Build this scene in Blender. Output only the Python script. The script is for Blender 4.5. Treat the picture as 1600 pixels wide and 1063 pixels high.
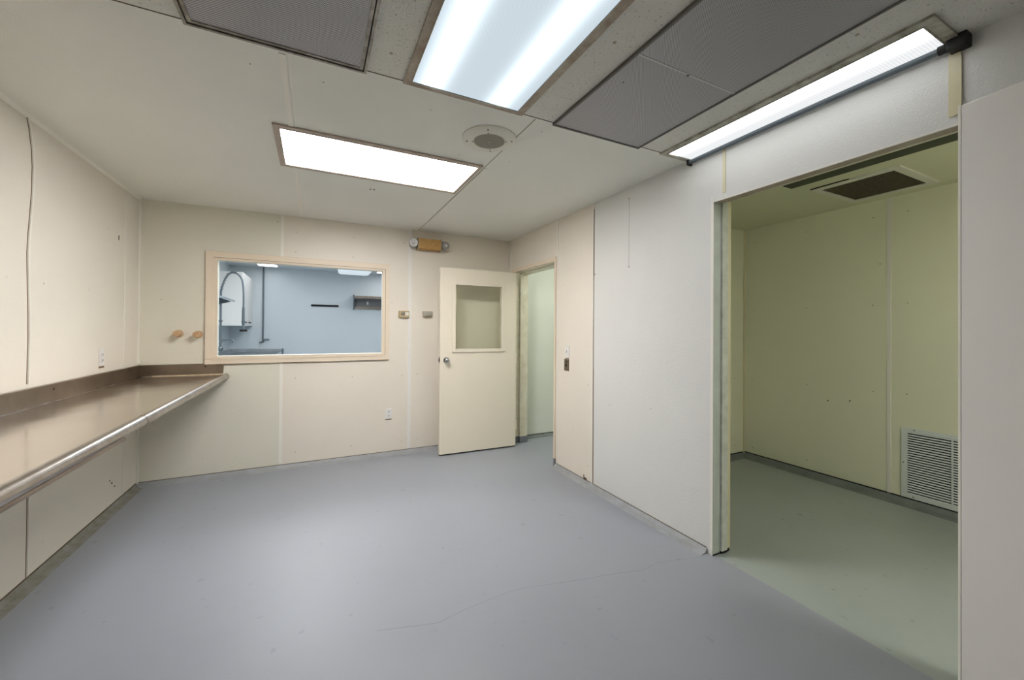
import bpy, bmesh, math, random
from mathutils import Vector, Matrix

for o in list(bpy.data.objects):
    bpy.data.objects.remove(o)
SC = bpy.context.scene
COL = SC.collection

# ------------------------------------------------------------------ camera
YAW, PITCH, ROLL = math.radians(26.32), math.radians(0.332), math.radians(0.377)
F = Vector((math.sin(YAW)*math.cos(PITCH), math.cos(YAW)*math.cos(PITCH), math.sin(PITCH)))
R0 = Vector((math.cos(YAW), -math.sin(YAW), 0))
U0 = R0.cross(F)
R = R0*math.cos(ROLL) + U0*math.sin(ROLL)
U = U0*math.cos(ROLL) - R0*math.sin(ROLL)
cam = bpy.data.cameras.new('camera')
co = bpy.data.objects.new('camera', cam)
COL.objects.link(co)
M = Matrix((R, U, -F)).transposed().to_4x4()
M.translation = Vector((0, 0, 1.3245))
co.matrix_world = M
cam.sensor_width = 36
cam.sensor_fit = 'HORIZONTAL'
cam.lens = 621.77/1600*36
cam.shift_y = -(531.5-512.0)/1600
cam.clip_start = 0.02
SC.camera = co

# ------------------------------------------------------------------ world, exposure
w = bpy.data.worlds.new('world')
SC.world = w
w.use_nodes = True
w.node_tree.nodes['Background'].inputs[0].default_value = (0.6, 0.65, 0.7, 1)
w.node_tree.nodes['Background'].inputs[1].default_value = 0.05
vs = SC.view_settings
vs.view_transform = 'Standard'
vs.look = 'None'
vs.exposure = 0.0
vs.gamma = 1
vs.use_curve_mapping = False

# brightness of the lamps (emission of each lens)
L_FRONT = 2.6      # wide fixture overhead, two cool tubes
L_BACK = 31.0       # wide fixture near the window wall
L_SIDE = 2.8       # narrow fixture along the right wall
L_WASH = 27.0       # fixtures of the washing room behind the window
L_CORR = 16.0      # fixture of the corridor
L_ALC_FILL = 38.0        # added fill lamp for the alcove, out of view

# ------------------------------------------------------------------ dimensions
H = 2.4
XL, XR, YB, YF = -1.319, 2.107, 4.346, -1.5
WT = 0.143                      # thickness of the right wall
XA = 4.105                      # far wall of the alcove
YW = 8.28                       # far wall of the washing room

# ------------------------------------------------------------------ materials
def lin(c):
    return tuple(((v/255)/12.92 if v/255 <= 0.04045 else ((v/255+0.055)/1.055)**2.4) for v in c) + (1,)

def mat(name, col, rough=0.5, metal=0.0, bump=0.0, bscale=200.0, var=0.0, vscale=3.0, col2=None,
        spot=None, spot_scale=20, spot_amt=0.0, spec=0.5, bdist=0.002, rvar=0.0):
    m = bpy.data.materials.new(name)
    m.use_nodes = True
    nt = m.node_tree
    b = nt.nodes['Principled BSDF']
    c = lin(col)
    b.inputs['Base Color'].default_value = c
    b.inputs['Roughness'].default_value = rough
    b.inputs['Metallic'].default_value = metal
    b.inputs['Specular IOR Level'].default_value = spec
    tc = nt.nodes.new('ShaderNodeTexCoord')
    geo = nt.nodes.new('ShaderNodeNewGeometry')
    last = None
    if var or col2:
        n = nt.nodes.new('ShaderNodeTexNoise')
        n.inputs['Scale'].default_value = vscale
        n.inputs['Detail'].default_value = 6
        n.inputs['Roughness'].default_value = 0.6
        nt.links.new(geo.outputs['Position'], n.inputs['Vector'])
        r = nt.nodes.new('ShaderNodeValToRGB')
        r.color_ramp.elements[0].position = 0.3
        r.color_ramp.elements[1].position = 0.7
        c2 = lin(col2) if col2 else tuple(v*(1-var) for v in c[:3]) + (1,)
        r.color_ramp.elements[0].color = c2
        r.color_ramp.elements[1].color = c
        nt.links.new(n.outputs['Fac'], r.inputs['Fac'])
        last = r.outputs['Color']
        if rvar:
            mr = nt.nodes.new('ShaderNodeMapRange')
            mr.inputs['From Min'].default_value = 0.3
            mr.inputs['From Max'].default_value = 0.7
            mr.inputs['To Min'].default_value = rough
            mr.inputs['To Max'].default_value = rough+rvar
            nt.links.new(n.outputs['Fac'], mr.inputs['Value'])
            nt.links.new(mr.outputs[0], b.inputs['Roughness'])
    if spot:
        n2 = nt.nodes.new('ShaderNodeTexNoise')
        n2.inputs['Scale'].default_value = spot_scale
        n2.inputs['Detail'].default_value = 8
        nt.links.new(geo.outputs['Position'], n2.inputs['Vector'])
        r2 = nt.nodes.new('ShaderNodeValToRGB')
        r2.color_ramp.elements[0].position = 1-spot_amt
        r2.color_ramp.elements[1].position = min(1, 1-spot_amt+0.06)
        r2.color_ramp.elements[0].color = (0, 0, 0, 1)
        r2.color_ramp.elements[1].color = (1, 1, 1, 1)
        nt.links.new(n2.outputs['Fac'], r2.inputs['Fac'])
        mx = nt.nodes.new('ShaderNodeMix')
        mx.data_type = 'RGBA'
        nt.links.new(r2.outputs['Color'], mx.inputs[0])
        if last:
            nt.links.new(last, mx.inputs[6])
        else:
            mx.inputs[6].default_value = c
        mx.inputs[7].default_value = lin(spot)
        last = mx.outputs[2]
    if last:
        nt.links.new(last, b.inputs['Base Color'])
    if bump:
        n3 = nt.nodes.new('ShaderNodeTexNoise')
        n3.inputs['Scale'].default_value = bscale
        n3.inputs['Detail'].default_value = 3
        nt.links.new(geo.outputs['Position'], n3.inputs['Vector'])
        bp = nt.nodes.new('ShaderNodeBump')
        bp.inputs['Strength'].default_value = bump
        bp.inputs['Distance'].default_value = bdist
        nt.links.new(n3.outputs['Fac'], bp.inputs['Height'])
        nt.links.new(bp.outputs['Normal'], b.inputs['Normal'])
    return m

def lens(name, base, strength, axis=None, centres=(), width=0.06, glow=1.0, ribs=None, rscale=250, floorlvl=1.0):
    """Fluorescent fixture lens: dim diffuser between the tubes, brighter over each tube."""
    m = bpy.data.materials.new(name)
    m.use_nodes = True
    nt = m.node_tree
    for n in list(nt.nodes):
        nt.nodes.remove(n)
    out = nt.nodes.new('ShaderNodeOutputMaterial')
    em = nt.nodes.new('ShaderNodeEmission')
    em.inputs['Color'].default_value = base
    geo = nt.nodes.new('ShaderNodeNewGeometry')
    sep = nt.nodes.new('ShaderNodeSeparateXYZ')
    nt.links.new(geo.outputs['Position'], sep.inputs[0])
    def math_(op, a, b=None, c=None):
        n = nt.nodes.new('ShaderNodeMath'); n.operation = op
        for i, v in enumerate((a, b, c)):
            if v is None: continue
            if isinstance(v, (int, float)): n.inputs[i].default_value = v
            else: nt.links.new(v, n.inputs[i])
        return n.outputs[0]
    val = floorlvl
    if axis:
        s = sep.outputs['X' if axis == 'x' else 'Y']
        tot = None
        for cc in centres:
            d = math_('SUBTRACT', s, cc)
            d = math_('DIVIDE', d, width)
            d = math_('MULTIPLY', d, d)
            d = math_('MULTIPLY', d, -1.0)
            e = math_('EXPONENT', d)
            tot = e if tot is None else math_('ADD', tot, e)
        val = math_('MULTIPLY_ADD', tot, glow, floorlvl)
    if ribs:
        s = sep.outputs['X' if ribs == 'x' else 'Y']
        k = math_('SINE', math_('MULTIPLY', s, rscale))
        k = math_('MULTIPLY_ADD', k, 0.07, 1.0)
        val = math_('MULTIPLY', val, k)
    stv = math_('MULTIPLY', val, strength)
    nt.links.new(stv, em.inputs['Strength'])
    nt.links.new(em.outputs[0], out.inputs[0])
    return m

def mesh_screen(name, col, hole, scale, rough=0.5, metal=0.3, thr=0.3):
    """Perforated sheet / filter mesh: a regular field of dark holes."""
    m = mat(name, col, rough=rough, metal=metal)
    nt = m.node_tree
    b = nt.nodes['Principled BSDF']
    geo = nt.nodes.new('ShaderNodeNewGeometry')
    mp = nt.nodes.new('ShaderNodeMapping')
    mp.inputs['Rotation'].default_value = (0, 0, math.radians(45))
    v = nt.nodes.new('ShaderNodeTexVoronoi')
    v.inputs['Scale'].default_value = scale
    v.inputs['Randomness'].default_value = 0.0
    nt.links.new(geo.outputs['Position'], mp.inputs['Vector'])
    nt.links.new(mp.outputs[0], v.inputs['Vector'])
    r = nt.nodes.new('ShaderNodeValToRGB')
    r.color_ramp.elements[0].position = thr
    r.color_ramp.elements[1].position = thr+0.12
    r.color_ramp.elements[0].color = lin(hole)
    r.color_ramp.elements[1].color = lin(col)
    nt.links.new(v.outputs['Distance'], r.inputs['Fac'])
    nt.links.new(r.outputs['Color'], b.inputs['Base Color'])
    return m

def glass(name, tint=(1, 1, 1, 1), refl=0.06):
    m = bpy.data.materials.new(name)
    m.use_nodes = True
    nt = m.node_tree
    for n in list(nt.nodes):
        nt.nodes.remove(n)
    out = nt.nodes.new('ShaderNodeOutputMaterial')
    tr = nt.nodes.new('ShaderNodeBsdfTransparent')
    tr.inputs[0].default_value = tint
    gl = nt.nodes.new('ShaderNodeBsdfGlossy')
    gl.inputs['Roughness'].default_value = 0.02
    fr = nt.nodes.new('ShaderNodeFresnel')
    fr.inputs[0].default_value = 1.3
    mx = nt.nodes.new('ShaderNodeMixShader')
    nt.links.new(fr.outputs[0], mx.inputs[0])
    nt.links.new(tr.outputs[0], mx.inputs[1])
    nt.links.new(gl.outputs[0], mx.inputs[2])
    nt.links.new(mx.outputs[0], out.inputs[0])
    return m

M_CREAM = mat('cream_wall_paint', (238, 230, 216), 0.33, var=0.05, vscale=1.5, bump=0.45, bscale=130, bdist=0.003)
M_CREAM_G = mat('grey_cream_wall_paint', (232, 228, 212), 0.33, var=0.05, vscale=1.5, bump=0.45, bscale=130, bdist=0.003)
M_TAN = mat('tan_cream_wall_paint', (236, 229, 216), 0.45, var=0.05, vscale=1.3, bump=0.15, bscale=70, bdist=0.003)
M_FRP = mat('white_textured_wall_panel', (228, 228, 224), 0.4, var=0.03, vscale=2, bump=0.6, bscale=190, bdist=0.003)
M_CEIL = mat('ceiling_panel_paint', (240, 240, 231), 0.6, var=0.05, vscale=1.2, bump=0.4, bscale=140, bdist=0.002)
M_CEIL_R = mat('rough_ceiling_board', (232, 231, 222), 0.7, var=0.06, vscale=4, bump=0.9, bscale=160, bdist=0.004,
               spot=(176, 172, 160), spot_scale=90, spot_amt=0.38)
M_STRIP = mat('cream_joint_strip', (242, 239, 228), 0.4)
M_STRIPW = mat('white_joint_strip', (238, 235, 228), 0.4)
M_STRIPY = mat('yellowed_joint_strip', (222, 214, 180), 0.4)
M_TRIM = mat('peach_trim_paint', (238, 222, 200), 0.4, var=0.03, vscale=6)
M_DOOR = mat('door_cream_paint', (238, 229, 209), 0.35, var=0.04, vscale=1.4)
M_DOORW = mat('cooler_door_white', (243, 240, 234), 0.35, var=0.03, vscale=1.2, spot=(150, 148, 138), spot_scale=9, spot_amt=0.25)
M_GREEN = mat('pale_green_corridor_paint', (230, 234, 222), 0.4, var=0.04, vscale=1.2)
M_ALC = mat('yellow_green_alcove_paint', (234, 234, 212), 0.42, var=0.04, vscale=1.4)
M_ALCC = mat('alcove_ceiling_paint', (224, 224, 196), 0.55, var=0.04, vscale=2)
M_WASH = mat('pale_grey_wash_room_paint', (210, 218, 222), 0.4, var=0.05, vscale=1.0)
M_GAP = mat('dark_joint_gap', (92, 80, 62), 0.9)
M_GAPB = mat('brown_joint_gap', (128, 104, 78), 0.9)
M_COVE = mat('dirty_grey_cove', (146, 148, 142), 0.7, col2=(122, 118, 102), vscale=14, bump=0.5, bscale=40)
M_COVEB = mat('grey_cove', (162, 165, 170), 0.5, col2=(146, 148, 146), vscale=9, bump=0.3, bscale=40)
M_COVED = mat('dark_grey_cove', (126, 132, 130), 0.6, col2=(108, 113, 110), vscale=9)
M_BASEP = mat('grey_painted_frame_foot', (118, 122, 128), 0.5)
M_STEEL = mat('worn_stainless_steel', (216, 206, 194), 0.10, metal=1.0, col2=(196, 184, 170), vscale=3, bump=0.03, bscale=14, rvar=0.14)
M_STEELD = mat('dull_stainless_steel', (168, 154, 140), 0.34, metal=1.0, col2=(144, 131, 118), vscale=5)
M_STEELB = mat('bright_steel_rim', (190, 184, 178), 0.26, metal=1.0, col2=(160, 150, 140), vscale=14)
M_STEELC = mat('cool_steel', (206, 212, 216), 0.35, metal=1.0, var=0.2, vscale=8)
M_CHROME = mat('chrome', (200, 202, 205), 0.12, metal=1.0)
M_PIPE = mat('grey_steel_pipe', (104, 114, 120), 0.4, metal=0.5)
M_FRAME = mat('stained_metal_frame', (190, 182, 166), 0.5, metal=0.1, col2=(148, 128, 106), vscale=14, bump=0.3, bscale=60)
M_FRAME2 = mat('taupe_metal_frame', (192, 178, 162), 0.5, metal=0.1, var=0.14, vscale=10)
M_FRAME3 = mat('grimy_metal_frame', (200, 198, 184), 0.5, metal=0.1, col2=(134, 128, 108), vscale=22, bump=0.4, bscale=60)
M_ALU = mat('aluminium_frame', (184, 180, 170), 0.4, metal=0.7, col2=(112, 106, 98), vscale=20)
M_FILT = mesh_screen('grey_filter_mesh', (200, 199, 201), (112, 112, 114), 150)
M_FILT2 = mesh_screen('grey_perforated_sheet', (196, 194, 196), (112, 112, 114), 190)
M_SPKG = mesh_screen('speaker_mesh', (172, 168, 158), (92, 90, 84), 170, thr=0.32)
M_VMESH = mat('dusty_brown_filter', (96, 86, 66), 0.9, col2=(56, 48, 36), vscale=60, bump=0.8, bscale=200)
M_WHITE = mat('white_plastic', (232, 230, 226), 0.35)
M_OFFW = mat('off_white_enamel', (228, 226, 214), 0.4)
M_GRILLE = mat('grey_white_enamel', (222, 228, 228), 0.4)
M_BLACK = mat('black_rubber', (18, 18, 18), 0.6)
M_DARK = mat('dark_recess', (22, 22, 18), 0.9)
M_SLOT = mat('dark_olive_recess', (74, 78, 62), 0.8)
M_SCREW = mat('painted_screw_head', (176, 164, 140), 0.4)
M_SCREWD = mat('dark_screw_hole', (60, 52, 40), 0.8)
M_SCREWW = mat('white_screw_head', (235, 233, 225), 0.35)
M_ORANGE = mat('aged_amber_plastic', (206, 166, 100), 0.5, col2=(190, 146, 82), vscale=24)
M_BEIGE = mat('beige_plastic', (186, 166, 128), 0.5)
M_PEACH = mat('peach_paint', (214, 182, 146), 0.45, col2=(188, 150, 110), vscale=40)
M_BRASS = mat('dark_bronze_plate', (112, 98, 80), 0.4, metal=0.5)
M_GLASS = glass('window_glass')
M_DGLASS = glass('door_glass', (0.98, 1.0, 0.96, 1))
M_CLEAR = mat('lamp_head_lens', (170, 168, 164), 0.3, metal=0.3, var=0.35, vscale=60)
M_JAMB = mat('grey_green_jamb_paint', (208, 216, 208), 0.5, col2=(192, 200, 192), vscale=10)
M_JAMBW = mat('worn_white_wood', (226, 228, 220), 0.5, col2=(198, 200, 188), vscale=18, bump=0.4, bscale=60)
M_HEADB = mat('rust_stained_track', (196, 184, 168), 0.5, col2=(166, 146, 126), vscale=12)
M_TRACK = mat('cream_track_paint', (236, 232, 212), 0.45, col2=(214, 206, 182), vscale=12)
M_CAULK = mat('cream_caulk', (214, 200, 172), 0.6, col2=(180, 162, 134), vscale=40)
M_TUBE = lens('cool_tubes_lens', (0.80, 0.92, 1.0, 1), L_FRONT, axis='x', centres=(0.45, 0.765), width=0.05, glow=0.42, floorlvl=0.29, ribs='y', rscale=900)
M_BACKL = lens('warm_white_lens', (1.0, 0.975, 0.97, 1), L_BACK, axis='y', centres=(2.55, 2.67, 2.79, 2.9), width=0.045, glow=0.35, floorlvl=0.75)
M_SIDEL = lens('white_ribbed_lens', (0.97, 0.99, 1.0, 1), L_SIDE, axis='x', centres=(1.925,), width=0.04, glow=2.0, floorlvl=0.32, ribs='y', rscale=600)
M_WASHL = lens('cool_wash_room_lens', (0.95, 0.98, 1.0, 1), L_WASH)
M_WASHD = lens('dim_wash_room_lens', (0.95, 0.98, 1.0, 1), 5.0)
M_WRAPL = lens('pale_blue_wrap_lens', (0.80, 0.92, 1.0, 1), 0.85)
M_CORRL = lens('corridor_lens', (0.95, 1.0, 0.93, 1), L_CORR)
M_ALC_FILL = lens('alcove_fill_lens', (1.0, 0.99, 0.96, 1), L_ALC_FILL)

# floor paint: grey-blue epoxy with scuffs
def floor_mat(name, a, b_, scuff, rough):
    m = mat(name, a, rough, col2=b_, vscale=1.1, spot=scuff, spot_scale=16, spot_amt=0.34, bump=0.12, bscale=12, bdist=0.004, rvar=0.12)
    return m
M_FLOOR = floor_mat('grey_epoxy_floor', (150, 154, 161), (144, 148, 155), (138, 141, 148), 0.40)
M_FLOORG = floor_mat('greenish_grey_floor', (164, 171, 166), (152, 159, 154), (142, 149, 143), 0.40)

# ------------------------------------------------------------------ mesh builder
class MB:
    def __init__(self):
        self.bm = bmesh.new()
        self.mi = 0
    def _faces(self, fs):
        for f in fs: f.material_index = self.mi
    def box(self, x0, x1, y0, y1, z0, z1, bevel=0.0):
        r = bmesh.ops.create_cube(self.bm, size=1)
        vs_ = r['verts']
        for v in vs_:
            v.co = Vector(((x0+x1)/2 + v.co.x*(x1-x0), (y0+y1)/2 + v.co.y*(y1-y0), (z0+z1)/2 + v.co.z*(z1-z0)))
        fs = set(f for v in vs_ for f in v.link_faces)
        self._faces(fs)
        if bevel:
            es = set(e for v in vs_ for e in v.link_edges)
            q = bmesh.ops.bevel(self.bm, geom=list(es), offset=bevel, segments=2, affect='EDGES', profile=0.5)
            self._faces(q['faces'])
        return self
    def cyl(self, p0, p1, r0, r1=None, n=24, caps=True):
        p0, p1 = Vector(p0), Vector(p1)
        r1 = r0 if r1 is None else r1
        d = p1-p0
        q = d.to_track_quat('Z', 'Y').to_matrix().to_4x4()
        q.translation = (p0+p1)/2
        r = bmesh.ops.create_cone(self.bm, cap_ends=caps, segments=n, radius1=r0, radius2=r1, depth=d.length, matrix=q)
        self._faces(set(f for v in r['verts'] for f in v.link_faces))
        return self
    def sphere(self, c, r, sx=1, sy=1, sz=1, n=16):
        q = Matrix.Translation(c) @ Matrix.Diagonal((sx, sy, sz, 1))
        rr = bmesh.ops.create_uvsphere(self.bm, u_segments=n, v_segments=n//2, radius=r, matrix=q)
        self._faces(set(f for v in rr['verts'] for f in v.link_faces))
        return self
    def tube(self, pts, r, n=10):
        pts = [Vector(p) for p in pts]
        rings = []
        up = None
        for i, p in enumerate(pts):
            t = (pts[min(i+1, len(pts)-1)] - pts[max(i-1, 0)]).normalized()
            if up is None:
                up = Vector((0, 0, 1)) if abs(t.z) < 0.9 else Vector((1, 0, 0))
            a = t.cross(up).normalized()
            up = a.cross(t).normalized()
            rr = r[i] if isinstance(r, (list, tuple)) else r
            rings.append([self.bm.verts.new(p + a*math.cos(2*math.pi*k/n)*rr + up*math.sin(2*math.pi*k/n)*rr) for k in range(n)])
        fs = []
        for a, b in zip(rings, rings[1:]):
            for k in range(n):
                fs.append(self.bm.faces.new((a[k], a[(k+1) % n], b[(k+1) % n], b[k])))
        fs.append(self.bm.faces.new(list(reversed(rings[0]))))
        fs.append(self.bm.faces.new(rings[-1]))
        self._faces(fs)
        return self
    def prism(self, poly, axis, a, b):
        """Extrude a polygon (list of 2-tuples) along axis from a to b."""
        def P(u, v, t):
            return {'x': (t, u, v), 'y': (u, t, v), 'z': (u, v, t)}[axis]
        A = [self.bm.verts.new(P(u, v, a)) for u, v in poly]
        B = [self.bm.verts.new(P(u, v, b)) for u, v in poly]
        n = len(poly)
        fs = [self.bm.faces.new(A), self.bm.faces.new(list(reversed(B)))]
        for i in range(n):
            fs.append(self.bm.faces.new((A[i], A[(i+1) % n], B[(i+1) % n], B[i])))
        self._faces(fs)
        bmesh.ops.recalc_face_normals(self.bm, faces=fs)
        return self
    def ring(self, x0, x1, y0, y1, wx0, wx1, wy0, wy1, z0, z1):
        """Rectangular frame lying flat (plan), with border widths."""
        self.box(x0, x0+wx0, y0, y1, z0, z1)
        self.box(x1-wx1, x1, y0, y1, z0, z1)
        if wy0: self.box(x0+wx0, x1-wx1, y0, y0+wy0, z0, z1)
        if wy1: self.box(x0+wx0, x1-wx1, y1-wy1, y1, z0, z1)
        return self

def build(name, mb, mats, parent=None, smooth=False, label=None):
    bmesh.ops.recalc_face_normals(mb.bm, faces=mb.bm.faces[:])
    me = bpy.data.meshes.new(name)
    if parent is not None:
        pl = parent.matrix_world.inverted() if parent.get('_loc') is None else Matrix.Translation(-Vector(parent['_loc']))
        mb.bm.transform(pl)
        mb.bm.to_mesh(me); mb.bm.free()
    else:
        # origin at the base centre of the mesh
        vv = [v.co for v in mb.bm.verts]
        lo = Vector((min(v[i] for v in vv) for i in range(3)))
        hi = Vector((max(v[i] for v in vv) for i in range(3)))
        c = Vector(((lo.x+hi.x)/2, (lo.y+hi.y)/2, lo.z))
        mb.bm.transform(Matrix.Translation(-c))
        mb.bm.to_mesh(me); mb.bm.free()
    o = bpy.data.objects.new(name, me)
    COL.objects.link(o)
    if parent is None:
        o.location = c
        o['_loc'] = tuple(c)
    else:
        o.parent = parent
    if not isinstance(mats, (list, tuple)): mats = [mats]
    for m in mats: me.materials.append(m)
    if smooth:
        for p in me.polygons: p.use_smooth = True
        try:
            me.set_sharp_from_angle(angle=math.radians(40))
        except Exception:
            pass
    if label: o['label'] = label
    return o

def thing(name, label, cat, loc, group=None):
    o = bpy.data.objects.new(name, None)
    COL.objects.link(o)
    o.empty_display_size = 0.05
    o.location = loc
    o['_loc'] = tuple(loc)
    o['label'] = label; o['category'] = cat
    if group: o['group'] = group
    return o

def part(name, mb, m, parent, smooth=False, label=None):
    """A part: built in world coordinates, stored relative to its thing's origin."""
    o = build(name, mb, m, parent, smooth, label)
    o['_loc'] = tuple(parent['_loc'])
    return o

def tag(o, label, cat, group=None):
    o['label'] = label; o['category'] = cat
    if group: o['group'] = group
    return o

def struct(name, mb, m, smooth=False):
    o = build(name, mb, m, None, smooth)
    o['kind'] = 'structure'
    return o

# ------------------------------------------------------------------ the room shell
XJ = 2.13                                       # paint line between the two floor colours
floor = struct('floor', MB().box(XL-0.15, XJ, YF-0.1, YB+0.05, -0.1, 0)
               .box(XJ, 5.3, 2.78, YB+0.05, -0.1, 0), M_FLOOR)
cr = MB()
pts = [(0.252, 1.831), (0.508, 1.76), (0.637, 1.787), (0.76, 1.80), (0.884, 1.812), (0.976, 1.804), (1.1, 1.775), (1.213, 1.748),
       (1.372, 1.716), (1.50, 1.69), (1.632, 1.654), (1.757, 1.673), (1.9, 1.64), (2.038, 1.601)]
cr.tube([(x, y, -0.0003) for x, y in pts], 0.0008, 5)
part('floor_crack', cr, mat('floor_crack', (132, 135, 138), 0.8), floor)
struct('floor_alcove', MB().box(XJ, XA+0.1, -0.7, 2.78, -0.1, 0.0), M_FLOORG)
struct('floor_wash_room', MB().box(XL-0.15, 2.3, YB+0.1, YW+0.1, -0.1, 0), M_FLOOR)

ceiling = struct('ceiling', MB().box(XL-0.15, XR+0.05, 1.752, YB+0.1, H, H+0.12), M_CEIL)
ceil2 = struct('ceiling_front', MB().box(XL-0.15, XR+0.05, YF-0.1, 1.748, H, H+0.12), M_CEIL_R)
struct('ceiling_corridor', MB().box(XR+WT, 5.3, 2.76, YB+0.1, H, H+0.12), M_GREEN)
alc_ceiling = struct('ceiling_alcove', MB().box(XR+0.05, XA+0.1, -0.7, 2.76, H, H+0.12), M_ALCC)
struct('ceiling_wash_room', MB().box(XL-0.15, 2.3, YB+0.1, YW+0.1, H, H+0.12), M_WASH)

# left wall runs on through the washing room
wall_left = struct('wall_left', MB().box(XL-0.12, XL, YF-0.1, YB+0.0, 0, H), M_TAN)
struct('wall_wash_room_left', MB().box(XL-0.12, XL, YB+0.1, YW+0.1, 0, H), M_WASH)
struct('wall_front', MB().box(XL-0.12, XR+WT, YF-0.12, YF, 0, H), M_CREAM)

# back wall: split left / right of the joint at x=-0.285, hole for the window
WX0, WX1, WZ0, WZ1 = -0.80, 0.645, 1.062, 1.945
mb = MB()
mb.mi = 0
mb.box(XL-0.12, -0.285, YB, YB+0.1, 0, WZ0).box(XL-0.12, -0.285, YB, YB+0.1, WZ1, H).box(XL-0.12, WX0, YB, YB+0.1, WZ0, WZ1)
mb.mi = 1
mb.box(-0.285, XR+WT, YB, YB+0.1, 0, WZ0).box(-0.285, XR+WT, YB, YB+0.1, WZ1, H).box(WX1, XR+WT, YB, YB+0.1, WZ0, WZ1)
wall_back = struct('wall_back', mb, [M_CREAM_G, M_CREAM])
struct('wall_corridor', MB().box(XR+WT, 5.3, 4.30, YB+0.1, 0, H), M_GREEN)
struct('wall_corridor_end', MB().box(5.3, 5.4, 2.7, YB+0.1, 0, H), M_GREEN)

# right wall: cream from the corner to y=2.70, white textured panels nearer; doorway and wide opening
DY0, DY1, DZ = 3.306, 4.20, 2.00
OY0, OY1, OZ = 0.565, 1.583, 2.12
mb = MB()
mb.mi = 0
mb.box(XR, XR+WT, DY1, YB, 0, H).box(XR, XR+WT, DY0, DY1, DZ, H).box(XR, XR+WT, 2.705, DY0, 0, H)
mb.mi = 1
mb.box(XR, XR+WT, OY1, 2.700, 0.0, H).box(XR, XR+WT, OY0, OY1, OZ, H).box(XR, XR+WT, YF, OY0, 0, H)
wall_right = struct('wall_right', mb, [M_CREAM, M_FRP])
part('panel_gap', MB().box(XR-0.0012, XR+0.01, 2.699, 2.7065, 0.03, 1.0).box(XR-0.0008, XR+0.01, 2.7005, 2.7055, 1.0, 1.78)
     .box(XR-0.0015, XR+0.01, 2.699, 2.7070, 1.78, H-0.05), M_GAPB, wall_right)
part('panel_crack', MB().box(XR-0.0006, XR+0.005, 2.285, 2.2875, 1.80, 2.32), mat('fine_crack', (150, 146, 132), 0.8), wall_right)

# alcove walls
wall_alcove = struct('wall_alcove_far', MB().box(XA, XA+0.12, -0.7, 2.78, 0, H), M_ALC)
wall_alc_side = struct('wall_alcove_side', MB().box(XR+WT, XA, 2.71, 2.78, 0, H), M_ALC)
struct('wall_alcove_near', MB().box(XR+WT, XA, -0.7, -0.6, 0, H), M_ALC)
struct('wall_alcove_inner', MB().box(XR+WT, XR+WT+0.004, OY1, 2.71, 0, H).box(XR+WT, XR+WT+0.004, -0.6, OY0, 0, H)
       .box(XR+WT, XR+WT+0.004, OY0, OY1, OZ+0.01, H), M_ALC)

# washing room walls
wall_wash = struct('wall_wash_room_back', MB().box(XL-0.12, 2.3, YW, YW+0.1, 0, H), M_WASH)
struct('wall_wash_room_right', MB().box(2.1, 2.25, YB+0.1, YW, 0, H), M_WASH)
part('panel_joint', MB().box(0.655-0.0, 0.672, YW-0.003, YW, 0, H).box(-0.95, -0.935, YW-0.003, YW, 0, H), M_WASH, wall_wash)
struct('wall_wash_room_front', MB().box(XL, WX0, YB+0.1, YB+0.106, 0, H).box(WX1, 2.1, YB+0.1, YB+0.106, 0, H)
       .box(WX0, WX1, YB+0.1, YB+0.106, 0, WZ0).box(WX0, WX1, YB+0.1, YB+0.106, WZ1, H), M_WASH)

# ------------------------------------------------------------------ joint strips, coves, corner trims
def trim(n, mb, m, smooth=False):
    return struct('trim_%d' % n, mb, m, smooth)

trim(1, MB().box(-0.298, -0.273, YB-0.004, YB, 0.05, 1.0).box(-0.298, -0.273, YB-0.004, YB, 2.003, H), M_STRIP)
trim(2, MB().box(0.898, 0.932, YB-0.004, YB, 0.04, H), M_STRIPW)
trim(3, MB().box(XL, XL+0.012, YB-0.012, YB, 1.02, H).box(XL, XL+0.012, YB-0.012, YB, 0.02, 0.88), M_STRIP)
trim(4, MB().prism([(XL, H), (XL+0.016, H), (XL, H-0.016)], 'y', YF, YB-0.012), M_STRIP)
trim(5, MB().box(XR-0.014, XR, YB-0.014, YB, 0, H), M_STRIP)
trim(6, MB().box(XR-0.004, XR, 4.262, 4.275, 0.05, H), M_STRIP)
trim(7, MB().box(XR-0.004, XR, 3.255, 3.275, DZ+0.042, H).box(XR-0.003, XR, 3.262, 3.272, 0.03, DZ+0.042), M_STRIP)
trim(8, MB().box(XR-0.005, XR, 2.708, 2.722, 0.03, H), M_STRIP)
trim(9, MB().box(XR-0.004, XR, 1.503, 1.519, 2.124, H), M_STRIPY)
trim(10, MB().box(XR-0.006, XR, 0.572, 0.604, OZ+0.004, 2.36).box(XR-0.009, XR-0.004, 0.570, 0.590, OZ+0.004, 2.335), M_STRIPY)
trim(11, MB().box(XL, XL+0.003, 4.066, 4.074, 0.03, 0.88).box(XL, XL+0.003, 4.066, 4.074, 1.02, H-0.01), M_STRIP)
trim(12, MB().box(-0.137, -0.113, 1.79, 2.41, H-0.004, H).box(-0.137, -0.113, 3.01, YB, H-0.004, H)
     .box(-0.104, -0.098, 1.78, 2.41, H-0.0015, H), M_STRIP)
trim(13, MB().box(1.004, 1.016, 2.45, YB, H-0.003, H), M_STRIP)
part('seam_gap', MB().box(0.995, 0.999, 1.76, YB-0.02, H-0.0012, H+0.003), mat('ceiling_seam', (132, 126, 108), 0.8), ceiling)
part('seam_gap', MB().box(XL, XR, 1.7475, 1.7525, H-0.001, H+0.004), M_GAP, ceil2)
trim(14, MB().box(0.13, 0.15, 0.55, 1.74, H-0.002, H), M_CEIL_R)
trim(15, MB().box(XA-0.004, XA, 1.500, 1.524, 0.03, H), M_STRIPW)
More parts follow.
